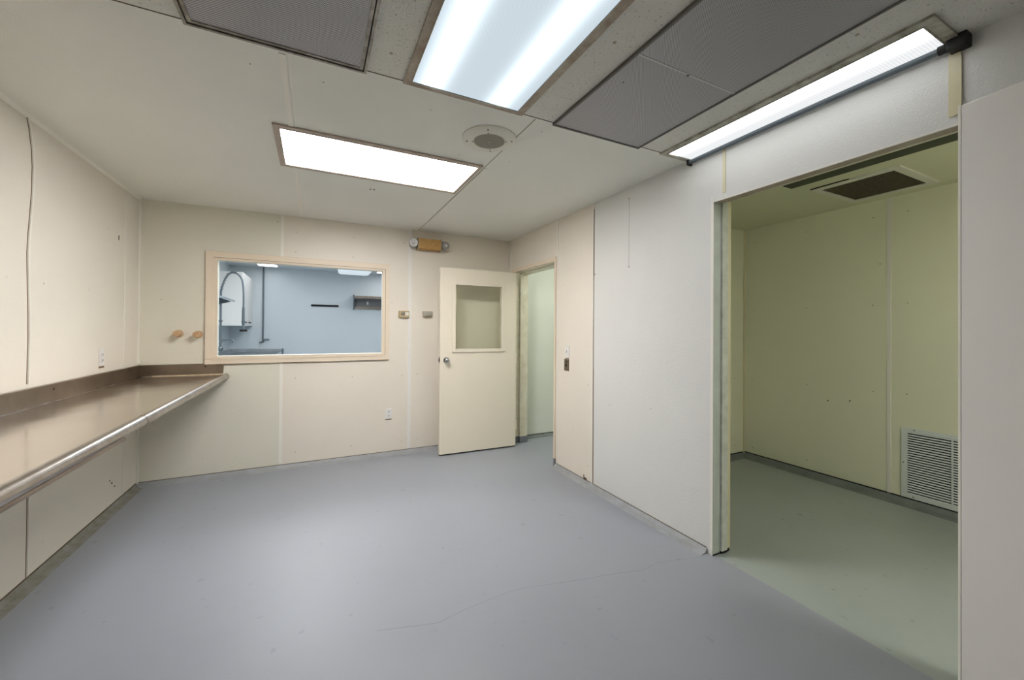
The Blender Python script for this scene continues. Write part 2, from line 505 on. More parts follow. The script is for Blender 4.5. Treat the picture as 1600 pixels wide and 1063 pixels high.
trim(16, MB().box(XA-0.012, XA, 2.698, 2.71, 0.03, H), M_STRIPY)

# wavy loose joint on the left wall (strip edge standing off the wall)
wz = [(2.893, 2.39), (2.912, 2.339), (2.935, 2.234), (2.942, 2.154), (2.939, 2.02), (2.927, 1.901), (2.914, 1.783), (2.909, 1.7),
      (2.912, 1.62), (2.917, 1.522), (2.924, 1.392), (2.927, 1.261), (2.924, 1.163), (2.922, 1.03)]
wz2 = [(2.930, 0.86), (2.934, 0.6), (2.936, 0.473), (2.938, 0.373), (2.937, 0.21), (2.934, 0.081), (2.934, 0.04)]
t = MB()
for seg in (wz, wz2):
    t.tube([(XL+0.001, y+0.009, z) for y, z in seg], 0.006, 8)
joint = trim(17, t, M_STRIP, True)
t = MB()
for seg in (wz, wz2):
    t.tube([(XL+0.0005, y-0.001, z) for y, z in seg], 0.0017, 6)
part('joint_gap', t, M_GAPB, joint)

# floor coves: sloping grey fillet against the foot of each wall, dark line under the panels
def cove(name, poly_axis, a, b, foot, wall_at, sign, m, hgt=0.035, wid=0.075):
    mb = MB()
    mb.prism([(wall_at, 0.0), (wall_at + sign*wid, 0.0), (wall_at + sign*wid*0.35, hgt*0.25), (wall_at + sign*0.003, hgt)], poly_axis, a, b)
    return mb
c1 = MB().prism([(XL, 0.0), (XL+0.060, 0.0), (XL+0.02, 0.008), (XL+0.002, 0.032)], 'y', YF, YB)
b1 = struct('baseboard_left', c1, M_COVE)
part('dark_seam', MB().box(XL, XL+0.0035, YF, YB, 0.026, 0.036), M_GAP, b1)
def prism_x(y0, sign, x0, x1, m, name, wid=0.07, h=0.032):
    mb = MB().prism([(y0, 0.0), (y0+sign*wid, 0.0), (y0+sign*wid*0.35, 0.010), (y0+sign*0.002, h)], 'x', x0, x1)
    o = struct(name, mb, m)
    return o
b2 = prism_x(YB, -1, XL, XR, M_COVEB, 'baseboard_back')
part('dark_seam', MB().box(XL, XR, YB-0.0035, YB, 0.026, 0.036), mat('olive_seam', (104, 98, 78), 0.9), b2)
mb = MB()
for a, b in ((OY1+0.03, DY0-0.024), (DY1+0.05, YB)):
    mb.prism([(XR, 0.0), (XR-0.06, 0.0), (XR-0.02, 0.010), (XR-0.002, 0.032)], 'y', a, b)
mb.prism([(XR, 0.0), (XR-0.06, 0.0), (XR-0.02, 0.010), (XR-0.002, 0.032)], 'y', YF, OY0)
b3 = struct('baseboard_right', mb, M_COVEB)
part('dark_seam', MB().box(XR-0.003, XR, 1.62, DY0-0.024, 0.028, 0.035).box(XR-0.005, XR, 2.79, 2.83, 0.03, 0.05)
     .box(XR-0.004, XR, 2.825, 2.832, 0.04, 0.07), M_GAP, b3)
mb = MB().prism([(XA, 0.0), (XA-0.09, 0.0), (XA-0.03, 0.012), (XA-0.002, 0.045)], 'y', -0.6, 2.71)
b4 = struct('baseboard_alcove', mb, M_COVED)
part('dark_seam', MB().box(XA-0.004, XA, -0.6, 2.71, 0.036, 0.052), M_DARK, b4)
b5 = prism_x(2.71, -1, XR+WT, XA, M_COVED, 'baseboard_alcove_side', 0.07, 0.04)
part('dark_seam', MB().box(XR+WT, XA, 2.706, 2.71, 0.034, 0.048), M_DARK, b5)
b6 = prism_x(4.30, -1, XR+WT, 5.3, M_COVED, 'baseboard_corridor', 0.06, 0.03)
part('dark_seam', MB().box(XR+WT, 5.3, 4.2965, 4.30, 0.024, 0.036), M_DARK, b6)

# ------------------------------------------------------------------ screw heads in the wall and ceiling panels
def screws(parent, plane, val, pts, sign, m, r=0.005):
    """Shallow domed fastener heads, each a part of its wall."""
    for (a, b) in pts:
        mb = MB()
        if plane == 'y':
            mb.sphere((a, val, b), r, 1, 0.45, 1, 10)
        elif plane == 'x':
            mb.sphere((val, a, b), r, 0.45, 1, 1, 10)
        else:
            mb.sphere((a, b, val), r, 1, 1, 0.45, 10)
        part('screw_head', mb, m, parent, True)
screws(wall_back, 'y', YB, [(-1.16, .158), (-0.857, .142)], -1, M_SCREWW, 0.007)
screws(wall_back, 'y', YB, [(-.165, .846), (.342, .839), (.837, .827), (1.0, .835), (-.161, .138), (.336, .138), (.84, .123), (1.006, .13),
                            (-.325, 2.332), (-.17, 2.25), (-.172, 2.061), (.346, 2.254), (.342, 2.054), (.846, 2.253), (.728, 1.609),
                            (1.504, 2.236), (-1.172, 1.563)], -1, M_SCREW)
screws(wall_left, 'x', XL, [(2.767, 1.564), (3.531, 1.567), (3.67, 1.539), (3.764, 1.529), (3.944, 1.557), (4.173, 1.552),
                            (4.091, 1.431), (3.657, 2.013), (3.792, 2.019), (3.683, 1.786), (3.759, 1.781), (3.077, 0.156)], 1, M_TAN, 0.0055)
screws(wall_left, 'x', XL, [(3.059, 1.561)], 1, M_SCREWW, 0.008)
part('chip', MB().box(XL, XL+0.002, 3.957, 3.966, 1.975, 2.01), M_SCREWD, wall_left)
part('scuff', MB().sphere((XL, 3.862, 0.215), 0.007, .3, 1, 1, 8).sphere((XL, 3.895, 0.188), 0.009, .3, 1, 1, 8)
     .sphere((XL, 3.94, 0.150), 0.008, .3, 1.2, .8, 8), M_SCREWD, wall_left)
screws(wall_right, 'x', XR, [(3.119, 1.542), (2.775, .853), (3.131, .836), (2.999, .426), (2.771, .162), (2.504, .728), (2.493, .737),
                             (2.061, .781)], -1, M_SCREW, 0.004)
screws(wall_right, 'x', XR, [(2.688, 1.797), (2.286, 1.803), (2.288, 2.318)], -1, M_SCREWD, 0.005)
screws(wall_alcove, 'x', XA, [(2.605, 1.542), (2.109, 1.545), (1.615, 1.546), (1.401, 1.553), (2.61, .828), (2.104, .832), (1.614, .838),
                              (1.406, .847), (2.614, .114), (2.106, .131), (1.569, 1.879), (1.613, 2.266), (1.399, 2.265), (2.108, 2.257),
                              (2.601, 2.246)], -1, M_SCREW, 0.0055)
screws(wall_alcove, 'x', XA, [(1.934, .711), (1.771, .736)], -1, M_SCREWD, 0.006)
screws(wall_alc_side, 'y', 2.71, [(3.954, .832), (3.958, .128)], -1, M_SCREW, 0.006)
screws(ceiling, 'z', H, [(.5, 1.922), (1.106, 2.286), (1.093, 1.859), (.784, 2.336), (-.246, 1.921), (.023, 1.919)], -1, M_SCREW, 0.004)
screws(ceil2, 'z', H, [(.257, 1.597), (.993, 1.159), (1.747, .734)], -1, M_SCREW, 0.007)
screws(ceiling, 'z', H, [(.372, 3.225), (.398, 3.222)], -1, M_SCREWD, 0.008)

# ------------------------------------------------------------------ window between the rooms
win = struct('window_1', MB()
    .box(-0.867, 0.697, YB-0.022, YB, 1.943, 2.003)
    .box(-0.867, 0.697, YB-0.022, YB, 1.003, 1.050)
    .box(-0.867, -0.805, YB-0.022, YB, 1.050, 1.943)
    .box(0.650, 0.697, YB-0.022, YB, 1.050, 1.943), M_TRIM)
part('window_stop', MB().box(-0.812, 0.655, YB-0.016, YB+0.02, 1.930, 1.950).box(-0.812, 0.655, YB-0.028, YB+0.02, 1.044, 1.072)
     .box(-0.812, -0.782, YB-0.016, YB+0.02, 1.07, 1.932).box(0.628, 0.655, YB-0.016, YB+0.02, 1.07, 1.932), M_TRIM, win)
part('window_shadow_gap', MB().box(-0.872, 0.70, YB-0.003, YB, 0.998, 1.004).box(-0.8725, -0.867, YB-0.003, YB, 0.998, 2.006)
     .box(-0.872, 0.70, YB-0.003, YB, 2.003, 2.0065), M_GAPB, win)
part('stop_groove', MB().box(-0.812, 0.658, YB-0.0225, YB-0.02, 1.9495, 1.9525).box(0.656, 0.659, YB-0.0225, YB-0.02, 1.05, 1.95)
     .box(-0.867, -0.812, YB-0.0225, YB-0.02, 1.049, 1.051), M_GAPB, win)
part('window_reveal', MB().box(WX0, WX0+0.01, YB+0.02, YB+0.1, WZ0, WZ1).box(WX1-0.01, WX1, YB+0.02, YB+0.1, WZ0, WZ1)
     .box(WX0, WX1, YB+0.02, YB+0.1, WZ0, WZ0+0.01).box(WX0, WX1, YB+0.02, YB+0.1, WZ1-0.01, WZ1), M_GREEN, win)
part('window_glass', MB().box(-0.79, 0.635, YB+0.022, YB+0.028, 1.066, 1.938), M_GLASS, win)

# ------------------------------------------------------------------ doorway frame and hinged door
frame = struct('door_1', MB()
    .box(XR-0.014, XR, DY0-0.022, DY1+0.06, DZ, DZ+0.042)
    .box(XR-0.014, XR, DY0-0.022, DY0, 0.075, DZ)
    .box(XR-0.014, XR, DY1, DY1+0.06, 0.075, DZ), M_TRIM)
part('door_jamb', MB().box(XR, XR+WT+0.005, DY1-0.04, DY1, 0.075, DZ).box(XR+0.05, XR+WT+0.005, DY1-0.06, DY1-0.04, 0.075, DZ-0.02)
     .box(XR, XR+WT+0.005, DY0, DY0+0.006, 0.075, DZ).box(XR, XR+WT+0.005, DY0, DY1, DZ-0.008, DZ)
       .box(XR+0.05, XR+WT, DY0, DY1, DZ-0.024, DZ-0.008), M_TRACK, frame)
part('frame_foot', MB().box(XR-0.0145, XR, DY0-0.022, DY0, 0.0, 0.075).box(XR-0.0145, XR, DY1, DY1+0.06, 0, 0.075)
     .box(XR, XR+WT+0.006, DY1-0.042, DY1, 0, 0.075).box(XR+0.05, XR+WT+0.006, DY1-0.062, DY1-0.04, 0, 0.075)
     .box(XR, XR+WT+0.006, DY0, DY0+0.006, 0, 0.075), M_BASEP, frame)

# leaf: local x runs from the hinge (0) towards the latch (-), local y is thickness
hx, hy = 2.045, 4.030
leaf = struct('door_2', MB().box(-0.876, -0.0, 0, 0.044, 0.016, 1.085).box(-0.876, 0.0, 0, 0.044, 1.82, 1.972)
              .box(-0.876, -0.748, 0, 0.044, 1.085, 1.82).box(-0.155, 0.0, 0, 0.044, 1.085, 1.82), M_DOOR)
base = Matrix.Translation(Vector((0, 0, 0)))
loff = Vector(leaf['_loc'])
leaf.matrix_world = Matrix.Translation((hx, hy, 0)) @ Matrix.Rotation(math.radians(-1.4), 4, 'Z') @ Matrix.Translation(loff)
part('glazing_trim', MB().box(-0.750, -0.153, -0.010, 0, 1.80, 1.822).box(-0.750, -0.153, -0.012, 0, 1.083, 1.118)
     .box(-0.750, -0.712, -0.010, 0, 1.118, 1.80).box(-0.182, -0.153, -0.010, 0, 1.118, 1.80)
     .box(-0.750, -0.712, 0, 0.05, 1.08, 1.82).box(-0.182, -0.153, 0, 0.05, 1.08, 1.82)
     .box(-0.75, -0.153, 0, 0.05, 1.80, 1.822).box(-0.75, -0.153, 0, 0.05, 1.083, 1.118), M_DOOR, leaf)
part('door_glass', MB().box(-0.715, -0.18, 0.018, 0.024, 1.115, 1.803), M_DGLASS, leaf)
kn = part('door_knob', MB().cyl((-0.812, -0.012, 1.003), (-0.812, 0, 1.003), 0.031, n=28).cyl((-0.812, -0.035, 1.003), (-0.812, -0.01, 1.003), 0.012)
          .sphere((-0.812, -0.052, 1.003), 0.026, 1, 0.8, 1, 20), M_CHROME, leaf, True)
part('latch_plate', MB().box(-0.879, -0.875, 0.008, 0.036, 0.975, 1.035).box(-0.886, -0.876, 0.014, 0.030, 0.995, 1.012), M_SCREWD, leaf)
part('hinge', MB().cyl((0.006, -0.006, 1.70), (0.006, -0.006, 1.80), 0.006).cyl((0.006, -0.006, 0.2), (0.006, -0.006, 0.3), 0.006)
     .cyl((0.006, -0.006, 0.95), (0.006, -0.006, 1.05), 0.006), M_TRIM, leaf)
part('door_bottom_gap', MB().box(-0.872, -0.004, 0.006, 0.038, 0.004, 0.017), M_DARK, leaf)  # dark strip standing in for the shaded gap under the leaf

# ------------------------------------------------------------------ wide opening to the alcove: jambs, header track
op = struct('door_3', MB().box(XR-0.001, XR+0.064, OY1-0.004, OY1, 0.0, OZ)
            .box(XR-0.001, XR+0.064, OY0, OY0+0.004, 0, OZ), M_JAMB)
part('jamb_stop', MB().box(XR+0.066, XR+0.118, OY1-0.016, OY1, 0.014, OZ, 0.003).box(XR+0.066, XR+0.118, OY0, OY0+0.016, 0.014, OZ, 0.003), M_JAMBW, op)
part('jamb_edge', MB().box(XR+0.120, XR+WT+0.006, OY1-0.010, OY1+0.02, 0.02, OZ).box(XR+0.120, XR+WT+0.006, OY0-0.02, OY0+0.010, 0.02, OZ), M_STRIPY, op)
part('jamb_corner_strip', MB().box(XR-0.003, XR, OY1-0.005, OY1+0.012, 0.03, 2.124), M_STRIPW, op)
part('header_channel', MB().box(XR+0.004, XR+0.072, OY0, OY1, 2.091, OZ), M_HEADB, op)
part('header_face', MB().box(XR-0.0005, XR+0.005, OY0-0.003, OY1+0.002, 2.092, OZ+0.001), M_FRP, op)
part('header_edge', MB().box(XR-0.003, XR+0.005, OY0-0.003, OY1+0.004, 2.086, 2.093), M_STRIPW, op)
part('header_track', MB().box(XR+0.072, XR+0.080, OY0, OY1, 2.098, OZ).box(XR+0.080, XR+WT+0.006, OY0, OY1, 2.113, OZ+0.002), M_TRACK, op)
part('seal_remnant', MB().box(XR+0.100, XR+0.112, 1.50, OY1-0.012, 2.104, 2.114).box(XR+0.108, XR+0.118, 1.42, 1.485, 2.106, 2.114)
     .box(XR+0.104, XR+0.112, 1.39, 1.43, 2.108, 2.114), M_BLACK, op)
part('jamb_foot_gap', MB().box(XR+0.0, XR+0.064, OY1-0.006, OY1-0.002, 0.0, 0.008).box(XR+0.066, XR+0.118, OY1-0.015, OY1, 0.001, 0.014)
     .box(XR+0.120, XR+WT, OY1-0.010, OY1, 0.001, 0.02), M_BLACK, op)

# cooler door standing wide open against the wall, beside the opening
ang = math.radians(10)
cd = struct('door_4', MB().box(0.0, 0.045, -1.06, 0.0, 0.012, 2.130, 0.003), M_DOORW)
cd.matrix_world = Matrix.Translation((2.088-0.045, 0.560, 0)) @ Matrix.Rotation(-ang, 4, 'Z') @ Matrix.Translation(Vector(cd['_loc']))
part('edge_strip', MB().box(-0.0015, 0.012, -0.004, 0.003, 0.012, 2.131), M_STRIP, cd)

# ------------------------------------------------------------------ ceiling fixtures
def fixture(name, label, x0, x1, y0, y1, bw, m_frame, m_lens, group=None, z=H, screws_=()):
    t = thing(name, label, 'ceiling light', ((x0+x1)/2, (y0+y1)/2, z-0.012), group)
    part('light_frame', MB().ring(x0, x1, y0, y1, bw[0], bw[1], bw[2], bw[3], z-0.010, z), m_frame, t)
    part('light_frame_lip', MB().ring(x0+bw[0]-0.004, x1-bw[1]+0.004, y0+bw[2]-0.004, y1-bw[3]+0.004, .004, .004, .004, .004, z-0.0125, z-0.002), m_frame, t)
    part('diffuser', MB().box(x0+bw[0], x1-bw[1], y0+bw[2], y1-bw[3], z-0.007, z-0.003), m_lens, t)
    return t
f1 = fixture('ceiling_light', 'wide overhead ceiling light with two bluish tubes glowing through its lens and stained frame',
             0.333, 0.915, 0.56, 1.754, (.033, .038, .03, .028), M_FRAME, M_TUBE)
f2 = fixture('ceiling_light', 'bright warm white rectangular ceiling light between the speaker and the window wall',
             -0.212, 0.977, 2.412, 3.005, (.034, .026, .034, .046), M_FRAME2, M_BACKL)
f3 = fixture('ceiling_light', 'narrow ribbed ceiling light along the right wall above the wide opening',
             1.857, XR-0.002, 0.567, 1.757, (.038, .004, .04, .032), M_FRAME3, M_SIDEL)

def ceiling_filter(label, x0, x1, y0, y1, msh, inner, fr, bar=None):
    t = thing('return_air_panel', label, 'ceiling vent', ((x0+x1)/2, (y0+y1)/2, H-0.014))
    part('filter_frame', MB().ring(x0, x1, y0, y1, .010, .010, .010, .010, H-0.014, H), fr, t)
    if inner:
        part('filter_frame_lip', MB().ring(x0+.014, x1-.014, y0+.014, y1-.014, .012, .012, .012, .012, H-0.010, H), fr, t)
        part('shadow_gap', MB().box(x0+.009, x1-.009, y0+.009, y1-.009, H-0.003, H-0.001), M_DARK, t)
        part('filter_mesh', MB().box(x0+.024, x1-.024, y0+.024, y1-.024, H-0.007, H-0.003), msh, t)
    else:
        part('perforated_sheet', MB().box(x0+.008, x1-.008, y0+.008, y1-.008, H-0.010, H-0.004), msh, t)
    if bar:
        part('sheet_joint', MB().box(x0+.01, x1-.01, bar-.004, bar+.004, H-0.0112, H-0.006), mat('faint_joint', (200, 198, 196), 0.5), t)
    return t
ceiling_filter('grey mesh ceiling panel in a stepped aluminium frame, left of the wide cool light', -0.422, 0.182, 0.55, 1.755, M_FILT, True, M_ALU)
rp = ceiling_filter('large grey perforated ceiling panel between the wide cool light and the narrow light', 1.096, 1.684, 0.50, 1.756, M_FILT2, False,
                    mat('thin_dark_frame', (108, 104, 98), 0.5, metal=0.4), bar=1.155)
part('hole', MB().sphere((1.383, 1.159, H-0.011), 0.006, 1, 1, .3, 8), M_BLACK, rp)
part('hole', MB().sphere((1.175, 1.316, H-0.011), 0.0035, 1, 1, .3, 8), M_BLACK, rp)

# pole fixed under the narrow light
pole = thing('round_pole', 'dark grey metal pole running under the narrow ceiling light along the right wall', 'pole', (2.085, 1.15, 2.36))
ppts = []
for i in range(21):
    y = 0.575 + (1.735-0.575)*i/20
    ppts.append((2.084, y, 2.376 + 0.004*math.sin(math.pi*i/20)))
part('pole_tube', MB().tube(ppts, 0.0125, 16), M_PIPE, pole, True)
part('pole_bracket', MB().box(2.055, XR, 0.545, 0.598, 2.352, 2.40, 0.004), M_BLACK, pole, label='black end bracket')
part('pole_socket', MB().cyl((2.084, 0.57, 2.377), (2.084, 0.625, 2.377), 0.0165), M_BLACK, pole, True)
part('pole_end', MB().box(2.068, XR, 1.728, 1.742, 2.358, 2.398, 0.003), M_DARK, pole)

# ceiling loudspeaker
sp = thing('ceiling_speaker', 'round cream ceiling speaker with a perforated centre beside the bright ceiling light', 'speaker', (0.868, 2.058, H-0.02))
mb = MB()
prof = [(0.150, 0.0), (0.150, -0.006), (0.138, -0.015), (0.088, -0.019), (0.085, -0.012), (0.0, -0.012)]
n = 48
rings = []
for r_, z_ in prof[:-1]:
    rings.append([mb.bm.verts.new((0.868+r_*math.cos(2*math.pi*k/n), 2.058+r_*math.sin(2*math.pi*k/n), H+z_)) for k in range(n)])
for a, b in zip(rings, rings[1:]):
    for k in range(n):
        mb.bm.faces.new((a[k], a[(k+1) % n], b[(k+1) % n], b[k]))
part('speaker_ring', mb, M_OFFW, sp, True)
part('speaker_grille', MB().cyl((0.868, 2.058, H-0.018), (0.868, 2.058, H-0.012), 0.086, n=40).sphere((0.868, 2.058, H-0.018), 0.012, 1, 1, .3, 14), M_SPKG, sp)
for k in range(4):
    a = math.radians(-26+90*k)
    part('screw_head', MB().sphere((0.868+0.126*math.cos(a), 2.058+0.126*math.sin(a), H-0.0165), 0.0045, 1, 1, .6, 10), M_BLACK, sp)
    part('grille_clip', MB().box(0.868+0.094*math.cos(a)-.004, 0.868+0.094*math.cos(a)+.004, 2.058+0.094*math.sin(a)-.004, 2.058+0.094*math.sin(a)+.004,
                                 H-0.021, H-0.017), M_BEIGE, sp)

# ------------------------------------------------------------------ stainless counter hung on the left wall
CT = 0.915
CY0 = -0.2
ctr = thing('steel_counter', 'long stainless steel counter fixed to the left wall, its end against the window wall', 'counter', (-1.0, 2.1, 0.86))
part('countertop', MB().box(XL+0.002, -0.712, CY0, YB-0.008, CT-0.028, CT-0.004), M_STEEL, ctr)
# raised marine edge: half-round rolled rim
mb = MB()
pr = [(-0.724, CT-0.004), (-0.720, CT+0.003), (-0.712, CT+0.005), (-0.702, CT+0.002), (-0.694, CT-0.004), (-0.689, CT-0.012),
      (-0.687, CT-0.022), (-0.689, CT-0.032), (-0.694, CT-0.039), (-0.702, CT-0.043), (-0.724, CT-0.043)]
mb.prism(pr, 'y', CY0, YB-0.012)
part('rolled_rim', mb, M_STEELB, ctr, True)
part('rim_joint', MB().prism([(-0.706+(x+0.706)*1.04, CT-0.019+(z-CT+0.019)*1.04) for x, z in pr], 'y', 2.389, 2.393), M_GAP, ctr)
part('lower_lip', MB().box(-0.728, -0.692, CY0, 2.17, CT-0.054, CT-0.040, 0.003), M_STEELD, ctr)
part('support_angle', MB().box(-0.78, -0.74, CY0, YB-0.05, CT-0.050, CT-0.028), M_STEELD, ctr)
bs = part('backsplash', MB().box(XL+0.0015, XL+0.020, CY0, YB-0.002, CT-0.006, 1.010, 0.003), M_STEELD, ctr)
part('screw_head', MB().sphere((XL+0.020, 3.11, 0.978), 0.007, .5, 1, 1, 10), M_SCREWD, bs)
part('screw_head', MB().sphere((XL+0.020, 4.12, 0.985), 0.006, .5, 1, 1, 10), M_SCREWD, bs)
mb = MB()
poly = [(XL+0.02, CT+0.004), (-0.733, CT+0.004), (-0.731, 0.985)]
for k in range(7):
    a = math.radians(0+90*k/6)
    poly.append((-0.757+0.026*math.cos(a), 0.983+0.026*math.sin(a)))
poly.append((XL+0.02, 1.009))
mb.prism(poly, 'y', YB-0.020, YB-0.001)
es = part('end_splash', mb, M_STEELD, ctr)
part('screw_head', MB().sphere((-0.862, YB-0.020, 0.985), 0.006, 1, .5, 1, 10), M_SCREWD, es)
part('caulk_line', MB().box(-1.22, -0.735, YB-0.026, YB-0.012, CT-0.006, CT+0.003), M_CAULK, ctr)
part('caulk_line', MB().box(XL+0.018, XL+0.028, CY0, YB-0.02, CT-0.006, CT-0.001), M_STEELB, ctr)

# ------------------------------------------------------------------ small things on the walls
def capped_stub(x, z, label):
    t = thing('capped_pipe_stub', label, 'pipe stub', (x, YB, z-0.03), None)
    part('wall_flange', MB().cyl((x, YB, z), (x, YB-0.006, z), 0.033, n=24), M_PEACH, t, True)
    part('stub_pipe', MB().cyl((x, YB-0.004, z), (x, YB-0.055, z+0.001), 0.020, n=20), M_PEACH, t, True)
    part('stub_cap', MB().cyl((x, YB-0.045, z), (x, YB-0.075, z+0.001), 0.029, 0.026, n=10).cyl((x, YB-0.07, z), (x, YB-0.082, z), 0.012, n=4), M_PEACH, t)
capped_stub(-1.052, 1.272, 'peach painted capped pipe stub on the back wall, the one farther from the window')
capped_stub(-0.918, 1.266, 'peach painted capped pipe stub on the back wall, right beside the window frame')

def outlet(label, axis, a, z, w, h):
    if axis == 'y':
        t = thing('wall_outlet', label, 'outlet', (a, YB, z-h/2))
        part('cover_plate', MB().box(a-w/2, a+w/2, YB-0.006, YB, z-h/2, z+h/2, 0.002), M_WHITE, t)
        for dz in (-0.02, 0.02):
            s = part('socket', MB().cyl((a, YB-0.0055, z+dz), (a, YB-0.009, z+dz), 0.016, n=20), M_WHITE, t, True)
            part('socket_slot', MB().box(a-.008, a-.005, YB-0.0097, YB-0.008, z+dz-.002, z+dz+.007)
                 .box(a+.005, a+.008, YB-0.0097, YB-0.008, z+dz-.002, z+dz+.007)
                 .box(a-.0025, a+.0025, YB-0.0097, YB-0.008, z+dz-.011, z+dz-.006), M_SCREWD, s)
        part('plate_gap', MB().box(a-w/2+.003, a+w/2-.003, YB-0.004, YB, z-h/2-0.009, z-h/2-0.004), M_GAPB, t)
    else:
        t = thing('wall_outlet', label, 'outlet', (XL, a, z-h/2))
        part('cover_plate', MB().box(XL, XL+0.006, a-w/2, a+w/2, z-h/2, z+h/2, 0.002), M_WHITE, t)
        for dz in (-0.02, 0.02):
            s = part('socket', MB().cyl((XL+0.0055, a, z+dz), (XL+0.009, a, z+dz), 0.016, n=20), M_WHITE, t, True)
            part('socket_slot', MB().box(XL+.008, XL+.0097, a-.008, a-.005, z+dz-.002, z+dz+.007)
                 .box(XL+.008, XL+.0097, a+.005, a+.008, z+dz-.002, z+dz+.007)
                 .box(XL+.008, XL+.0097, a-.0025, a+.0025, z+dz-.011, z+dz-.006), M_SCREWD, s)
        part('plate_gap', MB().box(XL, XL+.004, a-w/2+.002, a+w/2-.002, z-h/2-0.014, z-h/2-0.003), M_GAPB, t)
outlet('white double wall outlet low on the back wall below the window\'s right end', 'y', 0.702, 0.430, 0.068, 0.105)
outlet('white double wall outlet on the left wall just above the steel counter', 'x', 3.710, 1.115, 0.072, 0.115)

sw = thing('light_switch', 'white toggle light switch on the cream strip of wall beside the doorway', 'light switch', (XR, 3.09, 1.07))
part('cover_plate', MB().box(XR-0.006, XR, 3.060, 3.126, 1.070, 1.182, 0.002), M_WHITE, sw)
part('toggle', MB().box(XR-0.017, XR-0.005, 3.089, 3.097, 1.115, 1.137, 0.001), M_WHITE, sw)
part('plate_gap', MB().box(XR-0.003, XR, 3.064, 3.122, 1.058, 1.064), M_GAPB, sw)
kp = thing('wall_control_plate', 'dark bronze plate with two round keyholes below the light switch by the doorway', 'switch plate', (XR, 3.10, 0.945))
part('plate', MB().box(XR-0.006, XR, 3.064, 3.138, 0.946, 1.055, 0.002), M_BRASS, kp)
part('keyhole', MB().cyl((XR-0.005, 3.101, 1.028), (XR-0.0075, 3.101, 1.028), 0.010, n=16), M_BLACK, kp)
part('keyhole', MB().cyl((XR-0.005, 3.103, 0.998), (XR-0.009, 3.103, 0.998), 0.0125, n=16), M_BLACK, kp)

tb = thing('thermostat', 'beige thermostat with a small round dial on the back wall, next to the window', 'thermostat', (0.845, YB, 1.44))
part('thermostat_body', MB().box(0.795, 0.905, YB-0.032, YB, 1.448, 1.520, 0.004), M_BEIGE, tb)
part('dial', MB().cyl((0.836, YB-0.030, 1.490), (0.836, YB-0.040, 1.490), 0.018, n=24), M_CHROME, tb, True)
part('dial_pointer', MB().box(0.833, 0.839, YB-0.042, YB-0.038, 1.474, 1.506), M_WHITE, tb)
part('thermostat_window', MB().box(0.860, 0.898, YB-0.0335, YB-0.030, 1.470, 1.506), M_OFFW, tb)
tc_ = thing('thermostat', 'small grey metal control box on the back wall, next to the open door', 'thermostat', (1.11, YB, 1.44))
part('thermostat_body', MB().box(1.052, 1.160, YB-0.028, YB, 1.460, 1.522, 0.004), M_FRAME2, tc_)
part('thermostat_cover', MB().box(1.062, 1.150, YB-0.038, YB-0.026, 1.468, 1.518, 0.004), mat('satin_grey_cover', (190, 190, 180), 0.3, metal=0.5), tc_)
part('thermostat_foot', MB().box(1.08, 1.14, YB-0.02, YB, 1.452, 1.461), M_BEIGE, tc_)

# emergency light under the ceiling, between window and door
em = thing('emergency_light', 'yellowed twin-head emergency light high on the back wall left of the door', 'emergency light', (1.10, YB, 2.18))
part('battery_housing', MB().box(0.985, 1.228, YB-0.10, YB, 2.188, 2.303, 0.012), M_ORANGE, em, True)
for xx in (0.978, 1.224):
    part('housing_end_cap', MB().box(xx, xx+0.010, YB-0.104, YB, 2.182, 2.308, 0.004), M_BEIGE, em)
for sx, xx in ((-1, 0.936), (1, 1.274)):
    hd = part('lamp_head', MB().sphere((xx, YB-0.055, 2.248), 0.054, .85, 1, 1, 20), M_CLEAR, em, True)
    part('lamp_reflector', MB().cyl((xx, YB-0.060, 2.248), (xx+0.008*sx, YB-0.106, 2.244), 0.034, 0.044, n=20), M_CLEAR, hd, True)
    part('lamp_bulb', MB().sphere((xx+0.008*sx, YB-0.106, 2.244), 0.016, 1, 1, 1, 12), M_WHITE, hd, True)
    part('lamp_neck', MB().cyl((xx-sx*0.03, YB-0.05, 2.25), (xx-sx*0.055, YB-0.05, 2.25), 0.03, n=16), M_SCREWD, em)

# ------------------------------------------------------------------ alcove: ceiling vent, ceiling slot, wall grille
vt = thing('ceiling_vent', 'white framed ceiling vent with a dusty brown filter in the alcove', 'ceiling vent', (3.65, 1.44, H-0.012))
part('vent_frame', MB().ring(3.345, 3.955, 1.18, 1.69, .055, .045, .048, .038, H-0.012, H), M_OFFW, vt)
part('vent_filter', MB().box(3.395, 3.915, 1.225, 1.655, H-0.004, H-0.001), M_VMESH, vt)
part('hinge_gap', MB().box(3.338, 3.344, 1.45, 1.69, H-0.006, H), M_DARK, vt)
sl = thing('ceiling_slot', 'long dark recessed slot in the alcove ceiling just behind the opening header', 'ceiling opening', (3.13, 1.2, H-0.006))
part('slot_recess', MB().box(3.068, 3.198, 0.45, 1.746, H-0.003, H), M_SLOT, sl)
part('slot_edge', MB().box(3.062, 3.068, 0.45, 1.75, H-0.005, H).box(3.062, 3.2, 1.746, 1.75, H-0.005, H), M_ALCC, sl)

